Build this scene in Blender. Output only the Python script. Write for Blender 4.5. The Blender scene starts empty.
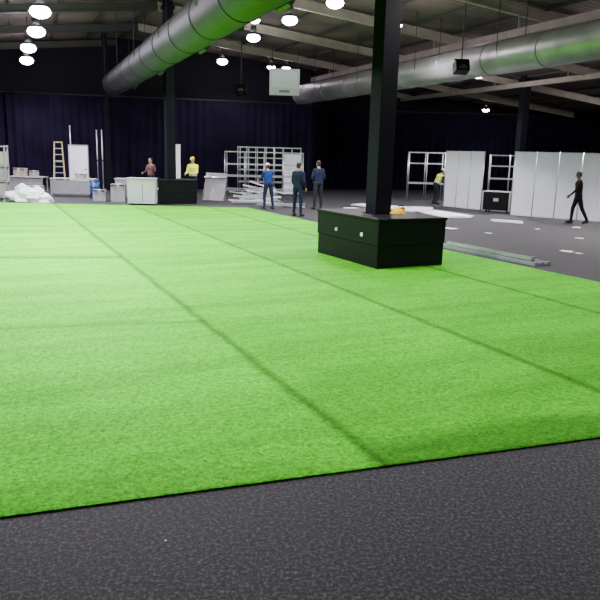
import bpy, bmesh, math, random
import numpy as np
from mathutils import Vector, Matrix, noise
random.seed(4); np.random.seed(4)
R=math.radians
COL=bpy.context.scene.collection

# ---------------------------------------------------------------- materials
def nd(nt,t,**k):
    n=nt.nodes.new(t)
    for a,b in k.items(): setattr(n,a,b)
    return n
def mat(name,col,rough=.6,metal=0,var=.15,scale=8,bump=0,spec=.5,emis=None,es=0):
    m=bpy.data.materials.new(name); m.use_nodes=True
    nt=m.node_tree; b=nt.nodes['Principled BSDF']
    b.inputs['Roughness'].default_value=rough; b.inputs['Metallic'].default_value=metal
    b.inputs['Specular IOR Level'].default_value=spec
    tc=nd(nt,'ShaderNodeTexCoord'); no=nd(nt,'ShaderNodeTexNoise'); no.inputs['Scale'].default_value=scale
    no.inputs['Detail'].default_value=4
    nt.links.new(tc.outputs['Object'],no.inputs['Vector'])
    r=nd(nt,'ShaderNodeValToRGB')
    r.color_ramp.elements[0].position=.3; r.color_ramp.elements[1].position=.7
    r.color_ramp.elements[0].color=[c*(1-var) for c in col]+[1]
    r.color_ramp.elements[1].color=[min(1,c*(1+var)) for c in col]+[1]
    nt.links.new(no.outputs['Fac'],r.inputs['Fac']); nt.links.new(r.outputs['Color'],b.inputs['Base Color'])
    if bump:
        bp=nd(nt,'ShaderNodeBump'); bp.inputs['Strength'].default_value=bump; bp.inputs['Distance'].default_value=.02
        nt.links.new(no.outputs['Fac'],bp.inputs['Height']); nt.links.new(bp.outputs['Normal'],b.inputs['Normal'])
    if emis:
        b.inputs['Emission Color'].default_value=(*emis,1); b.inputs['Emission Strength'].default_value=es
    return m

M=dict(
 black=mat('black_paint',(.004,.004,.006),.5,0,.2,5,spec=.15),
 column=mat('column_dark_paint',(.004,.004,.009),.6,0,.2,3,spec=.12),
 curtain=mat('curtain_velvet',(.0085,.006,.020),.9,0,.35,.8,spec=.12),
 upper=mat('upper_wall_paint',(.007,.005,.010),.9,spec=.2),
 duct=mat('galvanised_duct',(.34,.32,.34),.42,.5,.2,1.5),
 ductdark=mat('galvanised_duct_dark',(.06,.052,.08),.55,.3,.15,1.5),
 steel=mat('painted_steel',(.26,.22,.2),.6,0,.15,2,spec=.3),
 steeld=mat('dark_steel',(.03,.027,.03),.6,0,.2,2,spec=.3),
 alu=mat('aluminium',(.6,.62,.66),.35,.8,.08,3),
 white=mat('white_panel',(.84,.87,.98),.5,0,.03,2),
 whitep=mat('white_paint',(.75,.75,.8),.5,0,.05,3),
 grey=mat('grey_laminate',(.26,.26,.28),.5,0,.1,4),
 pale=mat('pale_grey_laminate',(.42,.42,.45),.5,0,.08,4),
 beige=mat('beige_carton',(.36,.33,.27),.8,0,.1,6),
 lade=mat('fibreglass_yellow',(.5,.42,.18),.5,0,.08,6),
 blue=mat('blue_plastic',(.015,.05,.2),.4,0,.1,4),
 yellow=mat('yellow_plastic',(.9,.6,.02),.35,0,.05,4),
 orange=mat('orange_plastic',(.8,.2,.03),.4,0,.05,4),
 lampb=mat('lamp_housing',(.06,.06,.065),.5,.5,.1,4),
 glow=mat('lamp_glow',(1,1,1),.5,0,0,1,emis=(1,.88,1),es=60),
 paper=mat('paper',(.75,.76,.8),.7,0,.05,10),
 skin=mat('skin',(.45,.24,.15),.55,0,.06,20), skind=mat('skin_brown',(.16,.08,.05),.55,0,.06,20),
 hair=mat('hair_dark',(.012,.009,.008),.6,0,.3,60),
 navy=mat('navy_cloth',(.012,.016,.05),.85,0,.25,12,.3,spec=.2),
 bluec=mat('royal_blue_cloth',(.012,.035,.18),.85,0,.2,12,.3,spec=.2),
 blackc=mat('black_cloth',(.006,.006,.008),.85,0,.2,12,.3,spec=.2),
 dgrey=mat('dark_grey_cloth',(.02,.02,.032),.85,0,.2,12,.3,spec=.2),
 hivis=mat('hi_vis_yellow',(.75,.9,.03),.7,0,.05,12,.2),
 brown=mat('brown_cloth',(.12,.055,.055),.85,0,.15,12,.3),
 refl=mat('reflective_tape',(.7,.72,.72),.3,.3,.03,12),
 shoe=mat('shoe_leather',(.012,.01,.01),.5,0,.2,20),
 eye=mat('eye_dark',(.01,.01,.01),.2), lip=mat('lip',(.3,.1,.08),.5),
)

# floor carpet
def carpet():
    m=bpy.data.materials.new('charcoal_carpet'); m.use_nodes=True; nt=m.node_tree; b=nt.nodes['Principled BSDF']
    b.inputs['Roughness'].default_value=.75; b.inputs['Specular IOR Level'].default_value=.38
    tc=nd(nt,'ShaderNodeTexCoord')
    n1=nd(nt,'ShaderNodeTexNoise'); n1.inputs['Scale'].default_value=42; n1.inputs['Detail'].default_value=6; n1.inputs['Roughness'].default_value=.9
    n2=nd(nt,'ShaderNodeTexNoise'); n2.inputs['Scale'].default_value=.6; n2.inputs['Detail'].default_value=5
    for n in (n1,n2): nt.links.new(tc.outputs['Object'],n.inputs['Vector'])
    r=nd(nt,'ShaderNodeValToRGB'); e=r.color_ramp.elements
    e[0].position=.42; e[0].color=(.002,.002,.003,1); e[1].position=.62; e[1].color=(.15,.15,.175,1)
    x=e.new(.51); x.color=(.016,.016,.019,1)
    nt.links.new(n1.outputs['Fac'],r.inputs['Fac'])
    mx=nd(nt,'ShaderNodeMixRGB',blend_type='MULTIPLY'); mx.inputs[0].default_value=.5
    r2=nd(nt,'ShaderNodeValToRGB'); r2.color_ramp.elements[0].position=.3; r2.color_ramp.elements[0].color=(.5,.5,.55,1); r2.color_ramp.elements[1].position=.7
    nt.links.new(n2.outputs['Fac'],r2.inputs['Fac'])
    nt.links.new(r.outputs['Color'],mx.inputs[1]); nt.links.new(r2.outputs['Color'],mx.inputs[2])
    nt.links.new(mx.outputs[0],b.inputs['Base Color'])
    bp=nd(nt,'ShaderNodeBump'); bp.inputs['Strength'].default_value=.6; bp.inputs['Distance'].default_value=.008
    nt.links.new(n1.outputs['Fac'],bp.inputs['Height']); nt.links.new(bp.outputs['Normal'],b.inputs['Normal'])
    return m
M['carpet']=carpet()

def turf_mat():
    m=bpy.data.materials.new('artificial_turf'); m.use_nodes=True; nt=m.node_tree; b=nt.nodes['Principled BSDF']
    L=nt.links.new
    b.inputs['Roughness'].default_value=.7; b.inputs['Specular IOR Level'].default_value=.08
    tc=nd(nt,'ShaderNodeTexCoord')
    mp=nd(nt,'ShaderNodeMapping'); mp.inputs['Rotation'].default_value=(0,0,-R(25)); L(tc.outputs['Object'],mp.inputs['Vector'])
    sx=nd(nt,'ShaderNodeSeparateXYZ'); L(mp.outputs['Vector'],sx.inputs[0])
    so=nd(nt,'ShaderNodeSeparateXYZ'); L(tc.outputs['Object'],so.inputs[0])
    def m_(op,a,bb=None,c=None):
        n=nd(nt,'ShaderNodeMath',operation=op)
        for i,v in enumerate((a,bb,c)):
            if v is None: continue
            if isinstance(v,(int,float)): n.inputs[i].default_value=v
            else: L(v,n.inputs[i])
        return n.outputs[0]
    def mr(v,a,b_,c,d):
        n=nd(nt,'ShaderNodeMapRange'); n.interpolation_type='SMOOTHSTEP'
        for k,x in zip(('From Min','From Max','To Min','To Max'),(a,b_,c,d)): n.inputs[k].default_value=x
        L(v,n.inputs['Value']); return n.outputs[0]
    W=2.67
    nw=nd(nt,'ShaderNodeTexNoise'); nw.inputs['Scale'].default_value=1.2; L(mp.outputs['Vector'],nw.inputs['Vector'])
    wob=m_('MULTIPLY',m_('SUBTRACT',nw.outputs['Fac'],.5),.1)
    q=m_('DIVIDE',m_('ADD',m_('SUBTRACT',sx.outputs['X'],2.394-4*W),wob),W)
    seamd=m_('ABSOLUTE',m_('SUBTRACT',m_('FRACT',m_('ADD',q,.5)),.5))
    seam=mr(seamd,.0,.036,.48,1)
    gt=m_('GREATER_THAN',sx.outputs['X'],1.5)
    seamf=m_('ADD',m_('MULTIPLY',m_('SUBTRACT',seam,1),m_('ADD',m_('MULTIPLY',gt,.85),.15)),1)
    leftm=mr(sx.outputs['X'],2.35,2.42,1,0)
    s2=mr(sx.outputs['X'],5.0,5.12,1,.86)
    s1=m_('ADD',m_('MULTIPLY',leftm,.14),.9)
    def join(x0,y0,sl,wid,dk):
        d=m_('ADD',m_('SUBTRACT',so.outputs['Y'],m_('ADD',m_('MULTIPLY',so.outputs['X'],sl),y0-sl*x0)),m_('MULTIPLY',wob,2))
        a=mr(m_('ABSOLUTE',d),0,wid,dk,0); return m_('SUBTRACT',1,m_('MULTIPLY',a,leftm))
    j1=join(-3.36,13.2,.18,.28,.42); j2=join(-1.18,8.26,.275,.13,.26); j3=join(-4.5,17.5,.2,.3,.2)
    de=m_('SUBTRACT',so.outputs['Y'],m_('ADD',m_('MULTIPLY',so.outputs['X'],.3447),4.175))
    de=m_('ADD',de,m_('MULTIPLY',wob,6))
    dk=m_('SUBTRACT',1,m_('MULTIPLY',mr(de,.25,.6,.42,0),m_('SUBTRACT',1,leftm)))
    mp2=nd(nt,'ShaderNodeMapping'); mp2.inputs['Scale'].default_value=(.25,1.4,1); L(mp.outputs['Vector'],mp2.inputs['Vector'])
    nz=nd(nt,'ShaderNodeTexNoise'); nz.inputs['Scale'].default_value=1; nz.inputs['Detail'].default_value=8; nz.inputs['Roughness'].default_value=.68; L(mp2.outputs['Vector'],nz.inputs['Vector'])
    wr=mr(nz.outputs['Fac'],.3,.68,.72,1.12)
    nf=nd(nt,'ShaderNodeTexNoise'); nf.inputs['Scale'].default_value=26; nf.inputs['Detail'].default_value=7; nf.inputs['Roughness'].default_value=.92; L(tc.outputs['Object'],nf.inputs['Vector'])
    ramp=nd(nt,'ShaderNodeValToRGB'); e=ramp.color_ramp.elements
    e[0].position=.38; e[0].color=(.022,.25,.002,1); e[1].position=.62; e[1].color=(.17,.92,.022,1)
    L(nf.outputs['Fac'],ramp.inputs['Fac'])
    f=seamf
    for t in (s1,s2,j1,j2,j3,dk,wr): f=m_('MULTIPLY',f,t)
    vm=nd(nt,'ShaderNodeVectorMath',operation='SCALE'); L(ramp.outputs['Color'],vm.inputs[0]); L(f,vm.inputs['Scale'])
    L(vm.outputs[0],b.inputs['Base Color'])
    bp=nd(nt,'ShaderNodeBump'); bp.inputs['Strength'].default_value=.6; bp.inputs['Distance'].default_value=.012
    L(nf.outputs['Fac'],bp.inputs['Height']); L(bp.outputs['Normal'],b.inputs['Normal'])
    return m
M['turf']=turf_mat()

def roof_mat():
    m=bpy.data.materials.new('roof_sheeting'); m.use_nodes=True; nt=m.node_tree; b=nt.nodes['Principled BSDF']; L=nt.links.new
    b.inputs['Roughness'].default_value=.8; b.inputs['Specular IOR Level'].default_value=.2
    tc=nd(nt,'ShaderNodeTexCoord'); mp=nd(nt,'ShaderNodeMapping'); mp.inputs['Rotation'].default_value=(0,0,-R(22)); L(tc.outputs['Object'],mp.inputs[0])
    w=nd(nt,'ShaderNodeTexWave',bands_direction='Y'); w.inputs['Scale'].default_value=1.2; L(mp.outputs[0],w.inputs['Vector'])
    n=nd(nt,'ShaderNodeTexNoise'); n.inputs['Scale'].default_value=.4; n.inputs['Detail'].default_value=4; L(mp.outputs[0],n.inputs['Vector'])
    r=nd(nt,'ShaderNodeValToRGB'); r.color_ramp.elements[0].position=.3; r.color_ramp.elements[0].color=(.07,.05,.06,1)
    r.color_ramp.elements[1].position=.7; r.color_ramp.elements[1].color=(.17,.12,.115,1); L(n.outputs['Fac'],r.inputs['Fac'])
    L(r.outputs['Color'],b.inputs['Base Color'])
    bp=nd(nt,'ShaderNodeBump'); bp.inputs['Strength'].default_value=.6; bp.inputs['Distance'].default_value=.05
    L(w.outputs['Fac'],bp.inputs['Height']); L(bp.outputs['Normal'],b.inputs['Normal'])
    return m
M['roof']=roof_mat()

# ---------------------------------------------------------------- mesh builder
class MB:
    def __init__(s): s.bm=bmesh.new(); s.mats=[]
    def mi(s,k):
        if k not in s.mats: s.mats.append(k)
        return s.mats.index(k)
    def _set(s,vs,k,smooth=False):
        i=s.mi(k); fs=set(f for v in vs for f in v.link_faces)
        for f in fs: f.material_index=i; f.smooth=smooth
    def box(s,c,size,k,rot=None,rz=0):
        mt=Matrix.Translation(c)@(rot.to_4x4() if rot else Matrix.Rotation(rz,4,'Z'))@Matrix.Diagonal((*size,1))
        r=bmesh.ops.create_cube(s.bm,size=1,matrix=mt); s._set(r['verts'],k); return s
    def beam(s,a,b,w,h,k):
        a=Vector(a);b=Vector(b);d=b-a
        q=d.to_track_quat('Y','Z').to_matrix()
        return s.box((a+b)/2,(w,d.length,h),k,rot=q)
    def cyl(s,a,b,r1,k,r2=None,seg=16,caps=True,smooth=True):
        a=Vector(a);b=Vector(b);d=b-a
        mt=Matrix.Translation((a+b)/2)@d.to_track_quat('Z','Y').to_matrix().to_4x4()
        r=bmesh.ops.create_cone(s.bm,cap_ends=caps,segments=seg,radius1=r1,radius2=r1 if r2 is None else r2,depth=d.length,matrix=mt)
        s._set(r['verts'],k,smooth)
        if smooth:
            for f in set(f for v in r['verts'] for f in v.link_faces):
                if len(f.verts)>4: f.smooth=False
        return s
    def sph(s,c,rad,k,seg=16,rot=None):
        if not hasattr(rad,'__len__'): rad=(rad,)*3
        mt=Matrix.Translation(c)@(rot.to_4x4() if rot else Matrix())@Matrix.Diagonal((*rad,1))
        r=bmesh.ops.create_uvsphere(s.bm,u_segments=seg,v_segments=max(6,seg*3//4),radius=1,matrix=mt); s._set(r['verts'],k,True); return s
    def caps(s,a,b,r1,r2,k,seg=12):
        if (Vector(a)-Vector(b)).length>1e-5: s.cyl(a,b,r1,k,r2,seg)
        s.sph(a,r1,k,seg); s.sph(b,r2,k,seg); return s
    def obj(s,name,loc=(0,0,0),rz=0,parent=None,bevel=0):
        me=bpy.data.meshes.new(name); s.bm.normal_update(); s.bm.to_mesh(me); s.bm.free()
        for k in s.mats: me.materials.append(M[k])
        o=bpy.data.objects.new(name,me); COL.objects.link(o); o.location=loc; o.rotation_euler=(0,0,rz)
        if parent: o.parent=parent
        if bevel:
            b=o.modifiers.new('bev','BEVEL'); b.width=bevel; b.segments=2; b.limit_method='ANGLE'; b.angle_limit=R(50)
        return o
def empty(name,loc=(0,0,0),rz=0):
    e=bpy.data.objects.new(name,None); COL.objects.link(e); e.location=loc; e.rotation_euler=(0,0,rz); e.empty_display_size=.2
    return e

# ---------------------------------------------------------------- room
WALLPTS=[(-28,33),(-15.3,36),(0.3,39.5),(1.2,43.6),(28,44.4)]
X0,X1,Y0=-28,28,-7
ND=Vector((.928,.371)); SD=Vector((-.371,.928))
def roofz(x,y):
    n=x*.928+y*.371
    return max(4.95, 7.7-.108*abs(n-5))
def ywall(x):
    for (a,b),(c,d) in zip(WALLPTS,WALLPTS[1:]):
        if a<=x<=c: return b+(d-b)*(x-a)/(c-a)
    return -99
def inside(x,y,m=.15): return X0+m<x<X1-m and Y0+m<y<ywall(x)-m-.1
outline=[(X0,Y0),(X1,Y0)]+WALLPTS[::-1]
bm=bmesh.new(); bm.faces.new([bm.verts.new((x,y,0)) for x,y in outline]); me=bpy.data.meshes.new('floor'); bm.to_mesh(me); bm.free()
me.materials.append(M['carpet']); o=bpy.data.objects.new('floor',me); COL.objects.link(o)
if me.polygons[0].normal.z<0: me.flip_normals()
bm=bmesh.new(); bm.faces.new([bm.verts.new((x,y,0)) for x,y in outline])
for n in (5,5+(7.7-4.95)/.108,5-(7.7-4.95)/.108):
    bmesh.ops.bisect_plane(bm,geom=bm.verts[:]+bm.edges[:]+bm.faces[:],plane_co=(ND.x*n,ND.y*n,0),plane_no=(ND.x,ND.y,0))
for v in bm.verts: v.co.z=roofz(v.co.x,v.co.y)
bmesh.ops.triangulate(bm,faces=bm.faces[:])
me=bpy.data.meshes.new('ceiling'); bm.to_mesh(me); bm.free(); me.materials.append(M['roof']); o=bpy.data.objects.new('ceiling',me); COL.objects.link(o)
def wall(name,pts):
    bm=bmesh.new(); prev=None
    for (a,b),(c,d) in zip(pts,pts[1:]):
        N=20
        for i in range(N+1):
            x=a+(c-a)*i/N; y=b+(d-b)*i/N
            if prev and i==0: continue
            cur=(bm.verts.new((x,y,0)),bm.verts.new((x,y,roofz(x,y)+.02)))
            if prev: bm.faces.new((prev[0],cur[0],cur[1],prev[1]))
            prev=cur
    me=bpy.data.meshes.new(name); bm.to_mesh(me); bm.free(); me.materials.append(M['upper']); o=bpy.data.objects.new(name,me); COL.objects.link(o)
wall('wall_back',WALLPTS); wall('wall_left',[(X0,Y0),WALLPTS[0]]); wall('wall_right',[(X1,Y0),WALLPTS[-1]]); wall('wall_front',[(X0,Y0),(X1,Y0)])

def curtain(pts,h,off):
    bm=bmesh.new(); s=0
    path=[]
    for (a,b),(c,d) in zip(pts,pts[1:]):
        L=math.hypot(c-a,d-b); N=int(L/.07); nx,ny=(d-b)/L,-(c-a)/L
        for i in range(N+1):
            path.append((a+(c-a)*i/N,b+(d-b)*i/N,nx,ny)); 
    px=py=None; rows=[]
    for (x,y,nx,ny) in path:
        if px is not None: s+=math.hypot(x-px,y-py)
        px,py=x,y
        vs=[]
        for z,amp in ((.02,1.1),(h*.3,1),(h*.6,.9),(h*.9,.6),(h,.45)):
            w=(math.sin(s*2*math.pi/.42+.9*math.sin(s*.7))*.07+math.sin(s*2*math.pi/1.9)*.05)*amp+off
            vs.append(bm.verts.new((x+nx*w,y+ny*w,z)))
        if rows:
            for i in range(4): 
                f=bm.faces.new((rows[-1][i],vs[i],vs[i+1],rows[-1][i+1])); f.smooth=True
        rows.append(vs)
    me=bpy.data.meshes.new('drape_curtain'); bm.to_mesh(me); bm.free(); me.materials.append(M['curtain']); o=bpy.data.objects.new('drape_curtain',me); COL.objects.link(o)
curtain(WALLPTS,4.7,.25)
curtain([(X0,Y0),WALLPTS[0]],4.7,.25); curtain([WALLPTS[-1],(X1,Y0)],4.7,.25)
b=MB()
for (a,c) in zip(WALLPTS,WALLPTS[1:]):
    v=Vector((c[0]-a[0],c[1]-a[1])).normalized(); off=Vector((v.y,-v.x))*.25
    b.cyl((a[0]+off.x,a[1]+off.y,4.75),(c[0]+off.x,c[1]+off.y,4.75),.04,'steeld',seg=8)
b.obj('curtain_rail')

# roof steel
b=MB()
def P(n,s): 
    v=ND*n+SD*s; return v.x,v.y
def run(f,t0,t1,step,fn):
    cur=None; t=t0
    while t<=t1+1e-6:
        x,y=f(t); ok=inside(x,y)
        if ok and cur is None: cur=t
        if (not ok or t+step>t1) and cur is not None:
            e=t if ok else t-step
            if e>cur: fn(cur,e)
            cur=None
        t+=step
for s in np.arange(-12,52,5.0):
    for (n0,n1) in ((-20.4,5),(5,30.4)):
        k='steeld' if n0<0 else 'steel'
        def fn(a,e,s=s,k=k):
            x,y=P(a,s);X,Y=P(e,s)
            b.beam((x,y,roofz(x,y)-.38),(X,Y,roofz(X,Y)-.38),.16,.05,k)
            b.beam((x,y,roofz(x,y)-.12),(X,Y,roofz(X,Y)-.12),.16,.05,k)
            b.beam((x,y,roofz(x,y)-.25),(X,Y,roofz(X,Y)-.25),.04,.28,k)
        run(lambda t,s=s:P(t,s),n0,n1,.2,fn)
b.obj('roof_rafters')
b=MB()
for n in np.arange(-19,30,1.7):
    def fn(a,e,n=n):
        x,y=P(n,a);X,Y=P(n,e); b.beam((x,y,roofz(x,y)-.06),(X,Y,roofz(X,Y)-.06),.07,.1,'steeld')
    run(lambda t,n=n:P(n,t),-14,52,.3,fn)
b.obj('roof_purlins')
b=MB()
for n,z in ((14.9,6.05),(21.6,5.45)):
    def fn(a,e):
        b.beam((*P(n,a),z),(*P(n,e),z),.18,.22,'steel')
        t=a+1
        while t<e:
            b.beam((*P(n,t),z),(*P(n,t),roofz(*P(n,t))-.05),.06,.06,'steel'); t+=5
    run(lambda t:P(n,t),-12,50,.3,fn)
b.obj('roof_tie_beams')
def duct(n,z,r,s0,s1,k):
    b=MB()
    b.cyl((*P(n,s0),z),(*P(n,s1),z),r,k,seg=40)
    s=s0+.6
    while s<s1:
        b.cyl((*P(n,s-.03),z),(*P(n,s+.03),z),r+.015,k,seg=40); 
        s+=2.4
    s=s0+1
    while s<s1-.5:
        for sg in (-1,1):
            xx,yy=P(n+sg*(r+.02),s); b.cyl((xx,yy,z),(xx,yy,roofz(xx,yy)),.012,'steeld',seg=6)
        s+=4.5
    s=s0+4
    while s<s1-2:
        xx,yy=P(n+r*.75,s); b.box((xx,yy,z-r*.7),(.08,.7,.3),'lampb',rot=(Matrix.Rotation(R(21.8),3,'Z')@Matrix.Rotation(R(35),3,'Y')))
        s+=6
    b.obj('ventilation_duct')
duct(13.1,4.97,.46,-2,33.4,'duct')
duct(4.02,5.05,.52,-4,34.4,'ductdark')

# ---------------------------------------------------------------- lamps
def lamp(x,y,z,power,rad=.26,col=(1,.95,.97),up=.05):
    e=empty('high_bay_lamp',(x,y,z)); b=MB(); rz=roofz(x,y)
    b.cyl((0,0,-.02),(0,0,.2),rad*1.08,'lampb',rad*.45,seg=24,caps=False)
    b.cyl((0,0,.2),(0,0,.42),rad*.45,'lampb',seg=16); b.cyl((0,0,.42),(0,0,rz-z-.01),.012,'steeld',seg=6)
    b.sph((0,0,-.02),(rad,rad,rad*.62),'glow',20)
    b.obj('housing',parent=e)
    if power:
        l=bpy.data.lights.new('lamp_light','SPOT'); l.energy=power; l.shadow_soft_size=.15; l.color=col; l.spot_size=R(150); l.spot_blend=.7
        o=bpy.data.objects.new('lamp_light',l); COL.objects.link(o); o.parent=e; o.location=(0,0,-.35)
        if up:
            l=bpy.data.lights.new('lamp_spill','POINT'); l.energy=power*up; l.shadow_soft_size=.15; l.color=col
            o=bpy.data.objects.new('lamp_spill',l); COL.objects.link(o); o.parent=e; o.location=(0,0,-.35)
PUR=(.97,.88,1)
for x,y in ((-7.9,21.4),(-9.4,25),(-11.3,29.1),(-13,33.2)): lamp(x,y,6.0,2400 if y<30 else 900,.3,PUR,.05)
for x,y,p in ((-6.3,17,3600),(-4.6,12.6,3900)): lamp(x,y,6.0,p,.26,PUR,.05)
lamp(-2.6,7.5,6.0,1500,up=.03)
for x,y in ((.81,21.6),(-.59,24.5),(-2.1,28.3),(-4.2,35.8)): lamp(x,y,6.5,1200 if y<30 else 500,.26)
for x,y in ((-1.0,36.0),(-1.9,26.0),(-1.75,35.8)): lamp(x,y,6.3 if y>30 else 6.75,0,.2)
for x,y,p in ((3.6,14.4,1200),(6.4,7.4,1200)): lamp(x,y,6.5,p,up=.07)
for x,y in ((13,17),(10.5,24),(7.6,31.5)): lamp(x,y,5.7,2200,col=(1,.93,.92),up=.07)
lamp(10.5,41,4.85,120,.2)
lamp(2.85,22.6,6.1,1700,.12,up=.05)
lamp(17,33,5.0,800,col=(1,.92,.85),up=.28); lamp(19,20,5.0,600,col=(1,.92,.85),up=.28)

# ---------------------------------------------------------------- turf
TZ=.013
poly=[(-13.3,-.43),(7.87,6.82),(5.27,11.78),(3.26,15.57),(-2.1,26.1),(-11.2,25.4),(-20,24.6)]
bm=bmesh.new(); top=[bm.verts.new((x,y,TZ)) for x,y in poly]; bot=[bm.verts.new((x,y,.001)) for x,y in poly]
bm.faces.new(top)
for i in range(len(poly)):
    j=(i+1)%len(poly); bm.faces.new((bot[i],bot[j],top[j],top[i]))
me=bpy.data.meshes.new('artificial_turf'); bm.to_mesh(me); bm.free(); me.materials.append(M['turf'])
turf=bpy.data.objects.new('artificial_turf',me); COL.objects.link(turf)
N1,N2=9000,75000
p0=np.array(poly[0]);p1=np.array(poly[1]);ed=(p1-p0);nn=np.array([-ed[1],ed[0]])/np.linalg.norm(ed)
t=np.concatenate([np.random.rand(N1),np.random.rand(N2)]); dd=np.concatenate([np.random.rand(N1)*.03,np.random.rand(N2)**1.3*7.5])
pts=p0+ed*t[:,None]+nn*dd[:,None]; xx,yy=pts[:,0],pts[:,1]
ins=np.zeros(len(xx),bool); j=len(poly)-1
for i in range(len(poly)):
    xi,yi=poly[i];xj,yj=poly[j]
    c=((yi>yy)!=(yj>yy))&(xx<(xj-xi)*(yy-yi)/(yj-yi)+xi); ins^=c; j=i
xx,yy=xx[ins],yy[ins]; n=len(xx)
ang=np.random.rand(n)*6.283; w=.0028; h=.003+np.random.rand(n)*.007
la=np.random.rand(n)*6.283; ll=.008+np.random.rand(n)*.014
co=np.empty((n,3,3))
co[:,0]=np.stack([xx-np.cos(ang)*w,yy-np.sin(ang)*w,np.full(n,TZ-.001)],1)
co[:,1]=np.stack([xx+np.cos(ang)*w,yy+np.sin(ang)*w,np.full(n,TZ-.001)],1)
co[:,2]=np.stack([xx+np.cos(la)*ll,yy+np.sin(la)*ll-.004,TZ+h],1)
me=bpy.data.meshes.new('turf_pile'); me.vertices.add(n*3); me.vertices.foreach_set('co',co.ravel())
me.loops.add(n*3); me.loops.foreach_set('vertex_index',np.arange(n*3,dtype=np.int32))
me.polygons.add(n); me.polygons.foreach_set('loop_start',np.arange(0,n*3,3,dtype=np.int32)); me.update(calc_edges=True)
me.materials.append(M['turf']); o=bpy.data.objects.new('turf_pile',me); COL.objects.link(o); o.parent=turf

# ---------------------------------------------------------------- columns + plinths
def column(x,y,w,rz):
    b=MB(); h=roofz(x,y)
    b.box((0,0,h/2),(w,w,h),'column'); b.box((0,0,h-.25),(w*1.3,w*1.3,.12),'column')
    b.box((0,0,.05),(w*1.25,w*1.25,.1),'column')
    b.obj('support_column',(x,y,0),rz,bevel=.01)
def plinth(x,y,rz,w=1.53,d=2.26,z0=TZ):
    b=MB(); t=.07; c=.32
    def ring(w,d,z0,z1,k):
        zz=(z0+z1)/2;hh=z1-z0
        for sx in(-1,1): b.box((sx*(w-t)/2,0,zz),(t,d,hh),k); b.box((0,sx*(d-t)/2,zz),(w-2*t,t,hh),k)
    ring(w-.03,d-.03,z0,.44,'black'); ring(w,d,.44,.9,'black'); 
    for sx in(-1,1):
        b.box((sx*(w/2+c)/2,0,.92),(w/2-c+.04,d+.04,.05),'black'); b.box((0,sx*(d/2+c)/2,.92),(2*c,d/2-c+.04,.05),'black')
    b.box((-w/2-.005,.35,.6),(.02,.1,.07),'grey'); b.box((-w/2-.005,-.6,.6),(.02,.08,.07),'whitep')
    b.obj('column_plinth',(x,y,0),rz,bevel=.008)
column(1.56,14.1,.38,R(28)); plinth(1.57,13.93,R(28),1.58,2.3)
column(-5.36,27.8,.34,R(28)); plinth(-5.22,27.6,R(28),1.55,1.4,.001)
column(10.28,33.2,.36,R(22)); column(-9.9,35.1,.24,R(15))

b=MB(); b.sph((0,0,.02),(.12,.14,.11),'yellow',20); b.cyl((0,0,.0),(0,0,.015),.16,'yellow',seg=24); b.box((0,0,.12),(.03,.2,.03),'yellow'); b.obj('hard_hat',(1.93,13.85,.946),.5,bevel=.004)
b=MB(); b.box((0,0,.05),(.16,.09,.1),'orange'); b.cyl((-.06,0,.13),(.06,0,.13),.012,'black'); b.cyl((-.06,0,.1),(-.06,0,.13),.01,'black');b.cyl((.06,0,.1),(.06,0,.13),.01,'black'); b.obj('tool_case',(2.05,14.3,.946),.3,bevel=.01)

# ---------------------------------------------------------------- shell scheme wall panels
def panels(p1,p2,n,h=2.4):
    p1=Vector(p1);p2=Vector(p2);d=p2-p1;L=d.length;b=MB();w=L/n
    for i in range(n+1): b.cyl((i*w,0,0),(i*w,0,h),.022,'alu',seg=8)
    for i in range(n):
        b.box((i*w+w/2,0,h/2),(w-.03,.012,h-.1),'white')
        for z in (.03,h-.03): b.box((i*w+w/2,0,z),(w-.04,.03,.05),'whitep')
    for i in range(0,n+1,2): b.box((i*w,.25,.02),(.05,.5,.03),'alu')
    b.obj('exhibition_wall_panel',(p1.x,p1.y,0),math.atan2(d.y,d.x))
panels((7.89,25.97),(10.46,23.97),4,2.36); panels((10.5,23.94),(14.0,21.1),5,2.36)
panels((6.12,29.8),(7.3,28.1),3,2.35)

def frame(name,loc,rz,nx,w,dep,h,levels,infill=()):
    b=MB(); r=.022
    for i in range(nx+1):
        for y in (0,dep): b.cyl((i*w,y,0),(i*w,y,h),r,'alu',seg=8)
        for z in (levels[-1],levels[0]): b.beam((i*w,0,z),(i*w,dep,z),.03,.04,'alu')
    for z in levels:
        for y in (0,dep): b.beam((0,y,z),(nx*w,y,z),.03,.045,'alu')
    for i in infill: b.box((i*w+w/2,dep,h*.5),(w-.05,.012,h-.15),'white')
    b.obj(name,(*loc,0),rz)
frame('exhibition_stand_frame',(-3.7,32.6),.05,4,.92,1.6,2.1,[.3,.95,1.5,2.08],(3,))
frame('exhibition_stand_frame',(-3.3,34.8),.0,7,.45,1.2,2.35,[.6,1.2,1.8,2.32])
frame('exhibition_stand_frame',(5.1,33.5),-.1,2,.85,1.2,2.3,[.8,1.75,2.27])
frame('exhibition_stand_frame',(8.2,30.6),-.3,2,.85,1.2,2.25,[1.2,1.75,2.22],())

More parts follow.
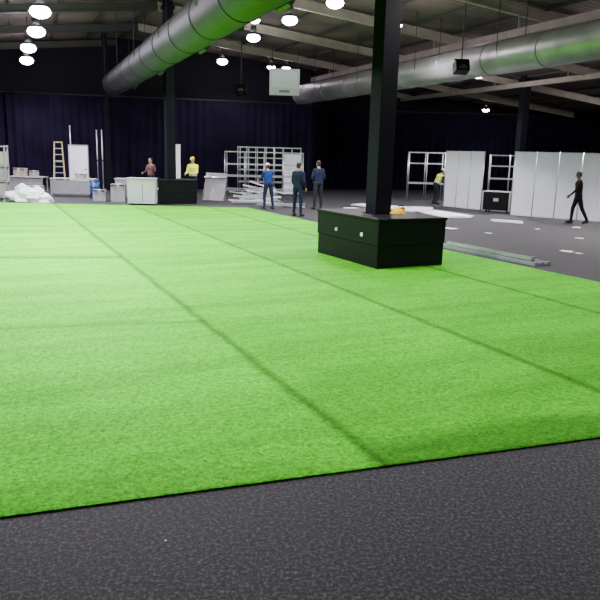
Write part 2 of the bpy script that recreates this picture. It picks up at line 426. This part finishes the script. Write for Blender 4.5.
# ---------------------------------------------------------------- back-left objects
b=MB()
for sx in(-1,1):
    b.beam((sx*.27,-.45,0),(sx*.17,0,2.3),.05,.07,'lade'); b.beam((sx*.27,.45,0),(sx*.17,0,2.3),.04,.05,'lade')
for i in range(1,8):
    f=i/8; z=2.3*f; b.box((0,-.45*(1-f),z),(.54-.2*f,.09,.03),'alu')
for f in (.25,.6): b.beam((-.27+.1*f,.45*(1-f),2.3*f),(.27-.1*f,.45*(1-f),2.3*f),.03,.03,'alu')
b.box((0,0,2.31),(.4,.2,.05),'lade'); b.obj('step_ladder',(-11.9,33.7,0),.3)
b=MB(); b.box((0,0,1.1),(.95,.04,2.15),'white'); 
for sx in(-1,1): b.box((sx*.49,0,1.1),(.04,.07,2.2),'alu'); b.box((sx*.45,0,.02),(.06,.6,.04),'alu')
b.box((0,0,2.2),(1.02,.07,.04),'alu'); b.cyl((.36,-.02,1.05),(.36,-.07,1.05),.03,'steeld'); b.obj('display_door_panel',(-11.0,33.9,0),-.1)
for x,y,h in ((-9.8,33.8,2.9),(-10.2,34.3,2.9),(-11.7,34.9,3.1)):
    b=MB(); b.cyl((0,0,0),(0,0,h),.025,'alu'); b.cyl((0,0,0),(0,0,.015),.18,'alu',seg=20); b.cyl((0,0,h),(0,0,h+.05),.035,'alu'); b.cyl((0,0,h*.5),(0,0,h*.5+.08),.034,'steeld')
    b.obj('upright_pole',(x,y,0))
b=MB(); b.box((0,0,1.15),(.16,.16,2.3),'whitep'); b.box((0,0,.02),(.3,.3,.04),'whitep'); b.box((0,0,2.31),(.18,.18,.03),'alu'); b.obj('white_post',(-5.3,29.3,0),.4,bevel=.006)
def counter(name,loc,rz,w,d,h,k,kt):
    b=MB(); b.box((0,0,h/2+.03),(w-.06,d-.06,h-.06),k); b.box((0,0,h),(w,d,.04),kt); b.box((0,0,.03),(w-.14,d-.14,.06),'black')
    for i in range(1,int(w/.6)+1): b.box((-w/2+i*.6,-d/2+.028,h/2),(.015,.012,h-.15),'steeld')
    b.obj(name,(*loc,0),rz,bevel=.006)
counter('reception_counter',(-6.13,26.25),.0,1.1,.5,1.0,'pale','pale')
counter('reception_counter',(-7.3,29.0),.15,1.2,.6,.85,'grey','pale')
def table(loc,rz,w,d,h):
    b=MB(); b.box((0,0,h),(w,d,.04),'beige')
    for sx in(-1,1):
        for sy in(-1,1): b.box((sx*(w/2-.05),sy*(d/2-.05),h/2),(.045,.045,h),'alu')
        b.box((sx*(w/2-.05),0,.15),(.03,d-.1,.03),'alu')
    b.box((0,-d/2+.05,h*.55),(w-.14,.02,h*.75),'grey'); b.obj('work_table',(*loc,0),rz)
table((-9.9,29.8),.05,1.9,.75,.76); table((-12.2,30.5),.0,1.6,.7,.76)
def carton(x,y,z,w,d,h,rz,k='beige'):
    b=MB(); b.box((0,0,h/2),(w,d,h),k); b.box((0,0,h+.002),(.06,d,.004),'paper'); 
    for sx in(-1,1): b.box((sx*w*.3,-d*.62,h*.96),(w*.35,d*.25,.01),k,rot=Matrix.Rotation(-.5,3,'X'))
    b.obj('carton_box',(x,y,z),rz)
carton(-12.5,30.5,.781,.5,.4,.35,.1); carton(-11.9,30.5,.781,.4,.35,.25,.4,'grey'); carton(-8.2,27.7,0,.5,.4,.45,.2,'grey'); carton(-9.6,29.8,.781,.4,.3,.2,-.2)
carton(-11.0,28.3,0,.6,.5,.5,.2,'grey'); carton(-7.4,27.6,0,.55,.45,.7,.1,'grey')
b=MB(); b.cyl((0,0,0),(0,0,.75),.2,'blue',seg=24)
for z in(.02,.25,.5,.73): b.cyl((0,0,z-.015),(0,0,z+.015),.215,'blue',seg=24)
b.cyl((.08,0,.74),(.08,0,.78),.03,'steeld'); b.obj('blue_drum',(-8.75,28.9,0))
b=MB()
for sx in(-1,1):
    for sy in(-1,1): b.box((sx*.27,sy*.27,1.05),(.05,.05,2.1),'grey')
for z in(.1,.7,1.3,2.05): b.box((0,0,z),(.6,.6,.05),'grey')
b.box((0,0,.4),(.48,.5,.5),'beige');b.box((0,0,1.0),(.48,.5,.5),'grey');b.box((0,0,1.6),(.5,.5,.5),'beige'); b.obj('equipment_rack',(-12.0,27.3,0),.2)
bm=bmesh.new(); bmesh.ops.create_icosphere(bm,subdivisions=5,radius=1)
for v in bm.verts:
    d=v.co.normalized(); r=1+.35*noise.noise(d*2.3)+.18*noise.noise(d*6)+.07*abs(noise.noise(d*14))
    v.co=Vector((d.x*r*.85,d.y*r*.45,max(0,d.z)*r*.55))
    if d.z<=0: v.co.z=0
for f in bm.faces: f.smooth=True
me=bpy.data.meshes.new('plastic_sheet_heap'); bm.to_mesh(me); bm.free(); me.materials.append(M['paper']); o=bpy.data.objects.new('plastic_sheet_heap',me); COL.objects.link(o); o.location=(-10.6,26.3,0)
b=MB(); q=Matrix.Rotation(-R(18),3,'X'); b.box((0,0,.6),(1.0,.03,1.2),'grey',rot=q); b.box((-.3,.35,.5),(.04,.04,1.0),'alu');b.box((.3,.35,.5),(.04,.04,1.0),'alu'); b.box((0,.35,.98),(.7,.04,.04),'alu')
b.box((0,.06,1.0),(1.02,.05,.05),'alu',rot=q); b.obj('leaning_display_board',(-3.75,29.3,0),-.35)
def pile(name,loc,rz,n,L,spread,hmax):
    b=MB()
    for i in range(n):
        y=(random.random()-.5)*spread; z=.03+random.random()*hmax; a=(random.random()-.5)*.9; l=L*(.6+.4*random.random())
        c=Vector(((random.random()-.5)*.6,y,z)); d=Vector((math.cos(a),math.sin(a),0))*l/2
        tz=(random.random()-.5)*2*min(z-.03,.2)
        b.beam(c-d-Vector((0,0,tz)),c+d+Vector((0,0,tz)),.05,.05,'alu' if i%3 else 'whitep')
    b.obj(name,(*loc,0),rz)
pile('aluminium_profile_pile',(-2.0,28.5),.1,18,2.0,1.4,.35)
pile('aluminium_profile_pile',(-1.0,27.2),-.2,8,2.0,.9,.1)
pile('aluminium_profile_pile',(-2.0,31.1),.2,12,2.0,1.3,.6)
b=MB()
for i,(o1,z) in enumerate(((0,.04),(.16,.04),(.34,.04),(.1,.12))):
    b.box((0,o1,z),(3.0 if i<3 else 2.6,.1,.07),'alu'); b.box((0,o1,z+.036),(2.9 if i<3 else 2.5,.03,.008),'steeld')
b.obj('aluminium_beam_stack',(4.0,14.8,0),math.atan2(-2.6,1.42))
for x,y,rz,w,l,k in ((5.2,25.3,.3,1,2.4,'white'),(3.3,28.2,.9,1,2.4,'white'),(4.6,27.2,-.3,1,2,'whitep'),(2.3,26.0,.5,.5,1.8,'whitep'),(6.9,22.9,1.0,.3,1.0,'paper')):
    b=MB()
    for i in range(3): b.box((.02*i,.03*i,.012+.02*i),(w,l,.018),k,rz=.05*i)
    b.obj('flat_panel_stack',(x,y,0),rz)
def paper(x,y,s):
    bm=bmesh.new(); bmesh.ops.create_grid(bm,x_segments=6,y_segments=6,size=s)
    for v in bm.verts: v.co.z=.012+abs(noise.noise(v.co*9/s*.3+Vector((x,y,0))))*.25*s
    for f in bm.faces:f.smooth=True
    me=bpy.data.meshes.new('scrap_paper'); bm.to_mesh(me); bm.free(); me.materials.append(M['paper']); o=bpy.data.objects.new('scrap_paper',me); COL.objects.link(o); o.location=(x,y,0); o.rotation_euler=(0,0,x*7)
for x,y,s in ((6.2,15.8,.14),(6.35,15.5,.08),(4.4,20.3,.2),(5.3,19.3,.1),(7.6,18.6,.1),(8.7,21.6,.12),(3.5,23.0,.12),(2.0,24,.15),(7.2,20.8,.07),(-.7,3.35,.006),(9.2,20,.09)): paper(x,y,s)
b=MB(); b.box((0,0,.45),(1.1,.6,.7),'black')
for sx in(-1,1):
    for sy in(-1,1): b.box((sx*.54,sy*.29,.45),(.05,.05,.74),'alu'); b.cyl((sx*.42,sy*.2,.05),(sx*.42+.04,sy*.2,.05),.05,'steeld')
b.box((0,0,.81),(1.12,.62,.03),'alu'); b.box((0,-.31,.5),(.2,.02,.12),'alu'); b.obj('flight_case',(7.75,27.2,0),-.6)

b=MB(); b.box((0,0,0),(1.42,.12,1.2),'whitep'); b.box((0,-.065,.1),(1.2,.01,.7),'white'); b.box((0,-.07,-.42),(.5,.01,.12),'grey')
for sx in(-1,1): b.cyl((sx*.6,0,.6),(sx*.6,0,roofz(-1,33.6)-5.35),.015,'steeld',seg=6)
b.obj('hanging_sign_board',(-1.0,33.6,5.35),0.05,bevel=.01)
def speaker(x,y,z,rz,s=.42):
    b=MB(); q=Matrix.Rotation(-R(20),3,'X'); b.box((0,0,0),(s,s*.8,s*.8),'black',rot=q)
    b.cyl((0,-s*.42,-s*.12),(0,-s*.46,-s*.14),s*.3,'lampb',seg=20); b.box((0,0,s*.5),(s*1.1,.05,.05),'steeld'); b.cyl((0,0,s*.4),(0,0,roofz(x,y)-z),.02,'steeld',seg=8)
    b.obj('hanging_loudspeaker',(x,y,z),rz,bevel=.01)
speaker(4.62,21.3,4.72,.1); speaker(-1.95,20,5.6,.1); speaker(-3.0,33,4.9,0,.5)

# ---------------------------------------------------------------- people
def V(*a): return Vector(a)
def human(name,loc,face,H=1.75,top='navy',sleeve=None,legs='navy',skin='skin',lean=0,yaw=0,tilt=0,
          armL=((.15,0,-1),(.05,.15,-1)),armR=((.15,0,-1),(.05,.15,-1)),legL=((.08,.02,-1),(.02,-.02,-1)),legR=((.08,.02,-1),(.02,-.02,-1)),hat=None,vest=False):
    sleeve=sleeve or top
    e=empty(name,(*loc,0),face)
    thigh,shin=.43,.42
    def chain(side,ds):
        hip=V(side*.095,0,0); k=hip+V(side*ds[0][0],ds[0][1],ds[0][2]).normalized()*thigh
        a=k+V(side*ds[1][0],ds[1][1],ds[1][2]).normalized()*shin; return hip,k,a
    lg=[chain(-1,legL),chain(1,legR)]
    hz=.085-min(l[2].z for l in lg)
    off=V(0,0,hz); lg=[[p+off for p in l] for l in lg]
    pel=V(0,0,hz)
    Rl=Matrix.Rotation(-lean,3,'X')
    def U(x,y,z): return pel+Rl@V(x,y,z)
    S=[]
    S+= [(U(-.065,0,.03),U(.065,0,.03),.118,.118,legs),
         (U(-.06,0,.14),U(.06,0,.14),.11,.11,top),
         (U(-.06,0,.03),U(-.075,0,.36),.105,.112,top),(U(.06,0,.03),U(.075,0,.36),.105,.112,top),
         (U(-.08,.005,.40),U(.08,.005,.40),.115,.115,top),
         (U(-.075,-.01,.47),U(.075,-.01,.47),.085,.085,top),
         (U(0,-.01,.50),U(0,.012,.62),.062,.052,skin)]
    hands=[]
    for side,ds in ((-1,armL),(1,armR)):
        sh=U(side*.185,-.005,.475)
        el=sh+V(side*ds[0][0],ds[0][1],ds[0][2]).normalized()*.285
        wr=el+V(side*ds[1][0],ds[1][1],ds[1][2]).normalized()*.245
        S+=[(U(side*.06,-.005,.50),sh,.065,.064,top),(sh,el,.062,.046,sleeve),(el,wr,.045,.031,sleeve)]
        hands.append((side,el,wr))
    for l,ds in zip(lg,(legL,legR)):
        S+=[(l[0],l[1],.098,.066,legs),(l[1],l[2]+V(0,0,.03),.066,.05,legs)]
        a=l[2]
        heel=V(a.x,a.y-.05,a.z-.045); toe=V(a.x+ (.02 if a.x>0 else -.02),a.y+.16,a.z-.055)
        if a.z>.1: toe=V(a.x,a.y+.12,max(.03,a.z-.13))
        S+=[(a,heel,.042,.04,'shoe'),(heel,toe,.042,.034,'shoe'),(a,toe,.04,.034,'shoe')]
    b=MB()
    for a,c,r1,r2,k in S: b.caps(a,c,r1,r2,k,12)
    o=b.obj('body',parent=e)
    m=o.modifiers.new('r','REMESH'); m.mode='VOXEL'; m.voxel_size=.015
    m=o.modifiers.new('s','SMOOTH'); m.factor=.5; m.iterations=5
    dg=bpy.context.evaluated_depsgraph_get(); dg.update()
    me=bpy.data.meshes.new_from_object(o.evaluated_get(dg)); o.modifiers.clear(); o.data=me
    me.materials.clear(); labs=[]
    for s in S:
        if s[4] not in labs: labs.append(s[4])
    if vest: labs.append('refl')
    for k in labs: me.materials.append(M[k])
    nP=len(me.polygons); ce=np.empty(nP*3); me.polygons.foreach_get('center',ce); ce=ce.reshape(-1,3)
    best=np.full(nP,1e9); idx=np.zeros(nP,np.int32)
    for a,c,r1,r2,k in S:
        a=np.array(a);c=np.array(c);d=c-a;t=np.clip(((ce-a)@d)/max(1e-9,d@d),0,1)
        dist=np.linalg.norm(ce-(a+t[:,None]*d),axis=1)-(r1+(r2-r1)*t)
        w=dist<best; best[w]=dist[w]; idx[w]=labs.index(k)
    if vest:
        up=(ce-np.array(pel))@np.array(Rl@V(0,0,1)); ti=labs.index(top)
        for z in(.12,.27): idx[(idx==ti)&(abs(up-z)<.026)]=labs.index('refl')
    me.polygons.foreach_set('material_index',idx); me.polygons.foreach_set('use_smooth',np.ones(nP,bool)); me.update()
    b=MB(); hc=U(0,.025,.70); Rh=Matrix.Rotation(yaw,3,'Z')@Matrix.Rotation(-(lean*.6+tilt),3,'X')
    def h(x,y,z): return hc+Rh@V(x,y,z)
    b.sph(h(0,-.008,.02),(.074,.092,.1),skin,24,Rh); b.sph(h(0,.022,-.05),(.055,.064,.062),skin,20,Rh)
    b.caps(h(0,.083,.01),h(0,.104,-.022),.009,.014,skin,10)
    for s in(-1,1):
        b.sph(h(s*.03,.077,.008),(.013,.009,.008),'eye',10,Rh); b.sph(h(s*.075,-.005,-.01),(.01,.019,.03),skin,12,Rh)
        b.caps(h(s*.018,.086,.027),h(s*.044,.078,.027),.004,.004,'hair',8)
    b.sph(h(0,.081,-.055),(.024,.008,.007),'lip',10,Rh)
    b.sph(h(0,-.024,.04),(.08,.09,.094),'hair',24,Rh); b.sph(h(0,-.05,-.01),(.07,.055,.07),'hair',20,Rh)
    if hat:
        b.sph(h(0,-.01,.065),(.088,.104,.075),hat,24,Rh); b.caps(h(-.04,.09,.058),h(.04,.09,.058),.02,.02,hat,10); b.caps(h(-.03,.115,.05),h(.03,.115,.05),.014,.014,hat,10)
    b.obj('head',parent=e)
    for side,el,wr in hands:
        f=(wr-el).normalized(); inw=V(-side,0.15,0); inw=(inw-f*inw.dot(f)).normalized(); lat=f.cross(inw)*(side)
        if lat.y<0 and abs(f.y)<.8: lat=-lat
        b=MB(); q=Matrix((lat,inw,f)).transposed()
        b.caps(wr-f*.02,wr+f*.03,.028,.028,skin,12); b.sph(wr+f*.055,(.042,.017,.05),skin,14,q)
        for i,(o_,ln) in enumerate(((.03,.07),(.01,.078),(-.01,.073),(-.03,.058))):
            p0=wr+f*.085+lat*o_; p1=p0+(f+inw*.25).normalized()*ln*.45; p2=p1+(f*.8+inw*.7).normalized()*ln*.3; p3=p2+(f*.4+inw).normalized()*ln*.25
            b.caps(p0,p1,.0095,.009,skin,8);b.caps(p1,p2,.009,.008,skin,8);b.caps(p2,p3,.008,.007,skin,8)
        t0=wr+f*.03+lat*.03; t1=t0+(f*.6+lat*.7+inw*.3).normalized()*.04; t2=t1+(f+inw*.4).normalized()*.03
        b.caps(t0,t1,.013,.011,skin,8); b.caps(t1,t2,.011,.009,skin,8); b.obj('hand_left' if side<0 else 'hand_right',parent=e)
    s=H/1.76; e.scale=(s,s,s)
    return e
pi=math.pi
human('man_in_navy_overalls',(-.16,23.2),-.6,1.8,'navy',legs='navy',skin='skin',tilt=.15,armL=((.2,.05,-1),(-.1,.6,-.8)),armR=((.25,-.05,-1),(-.1,.5,-.9)),legL=((.12,.05,-1),(.04,-.02,-1)),legR=((.1,-.05,-1),(.03,-.06,-1)))
human('man_in_navy_overalls',(.58,26.2),.5,1.84,'navy',legs='dgrey',skin='skin',tilt=.1,armL=((.3,0,-1),(-.5,.6,-.5)),armR=((.25,0,-1),(-.2,.5,-.7)))
human('worker_in_blue_overalls',(-1.3,25.9),.6,1.7,'bluec',legs='navy',skin='skin',hat='whitep',lean=.1,tilt=.2,armL=((.1,.5,-.8),(-.1,1,-.2)),armR=((.1,.5,-.8),(-.1,1,-.1)),legL=((.1,.15,-1),(.04,-.1,-1)),legR=((.1,-.1,-1),(.03,-.15,-1)))
human('worker_in_hi_vis_vest',(-4.62,28.9),2.8,1.82,'hivis',sleeve='hivis',legs='navy',skin='skin',hat='yellow',tilt=.2,vest=True,armL=((.15,.3,-1),(-.2,.9,-.2)),armR=((.15,.3,-1),(-.2,.9,-.2)))
human('worker_in_brown_jacket',(-6.75,30.6),2.6,1.72,'brown',legs='dgrey',skin='skin',armL=((.5,.3,-.7),(-.2,.5,1)),armR=((.2,.3,-1),(-.2,.9,-.2)))
human('man_in_black_walking',(9.3,23.2),pi/2-.15,1.76,'blackc',legs='blackc',skin='skind',tilt=.2,lean=.06,armL=((.12,.45,-1),(0,.7,-.7)),armR=((.12,-.35,-1),(0,.1,-1)),legL=((.03,-.3,-1),(0,-.5,-1)),legR=((.03,.3,-1),(0,.05,-1)))
human('worker_in_hi_vis_vest',(5.95,30.9),-1.2,1.66,'hivis',sleeve='dgrey',legs='dgrey',skin='skin',hat='whitep',lean=.45,tilt=.2,vest=True,armL=((.1,.6,-.8),(-.1,.9,-.4)),armR=((.1,.6,-.8),(-.1,.9,-.4)),legL=((.1,.3,-1),(.04,-.3,-1)),legR=((.1,.2,-1),(.03,-.25,-1)))

# ---------------------------------------------------------------- world + camera
w=bpy.data.worlds.new('World'); bpy.context.scene.world=w; w.use_nodes=True
w.node_tree.nodes['Background'].inputs[0].default_value=(.3,.28,.4,1); w.node_tree.nodes['Background'].inputs[1].default_value=.1
cd=bpy.data.cameras.new('camera'); cam=bpy.data.objects.new('camera',cd); COL.objects.link(cam)
cd.sensor_width=36; cd.lens=40.8; cd.clip_end=200
cam.matrix_world=Matrix.Translation((0,0,2.1))@Matrix.Rotation(R(77.8),4,'X')@Matrix.Rotation(R(1.5),4,'Z')
bpy.context.scene.camera=cam
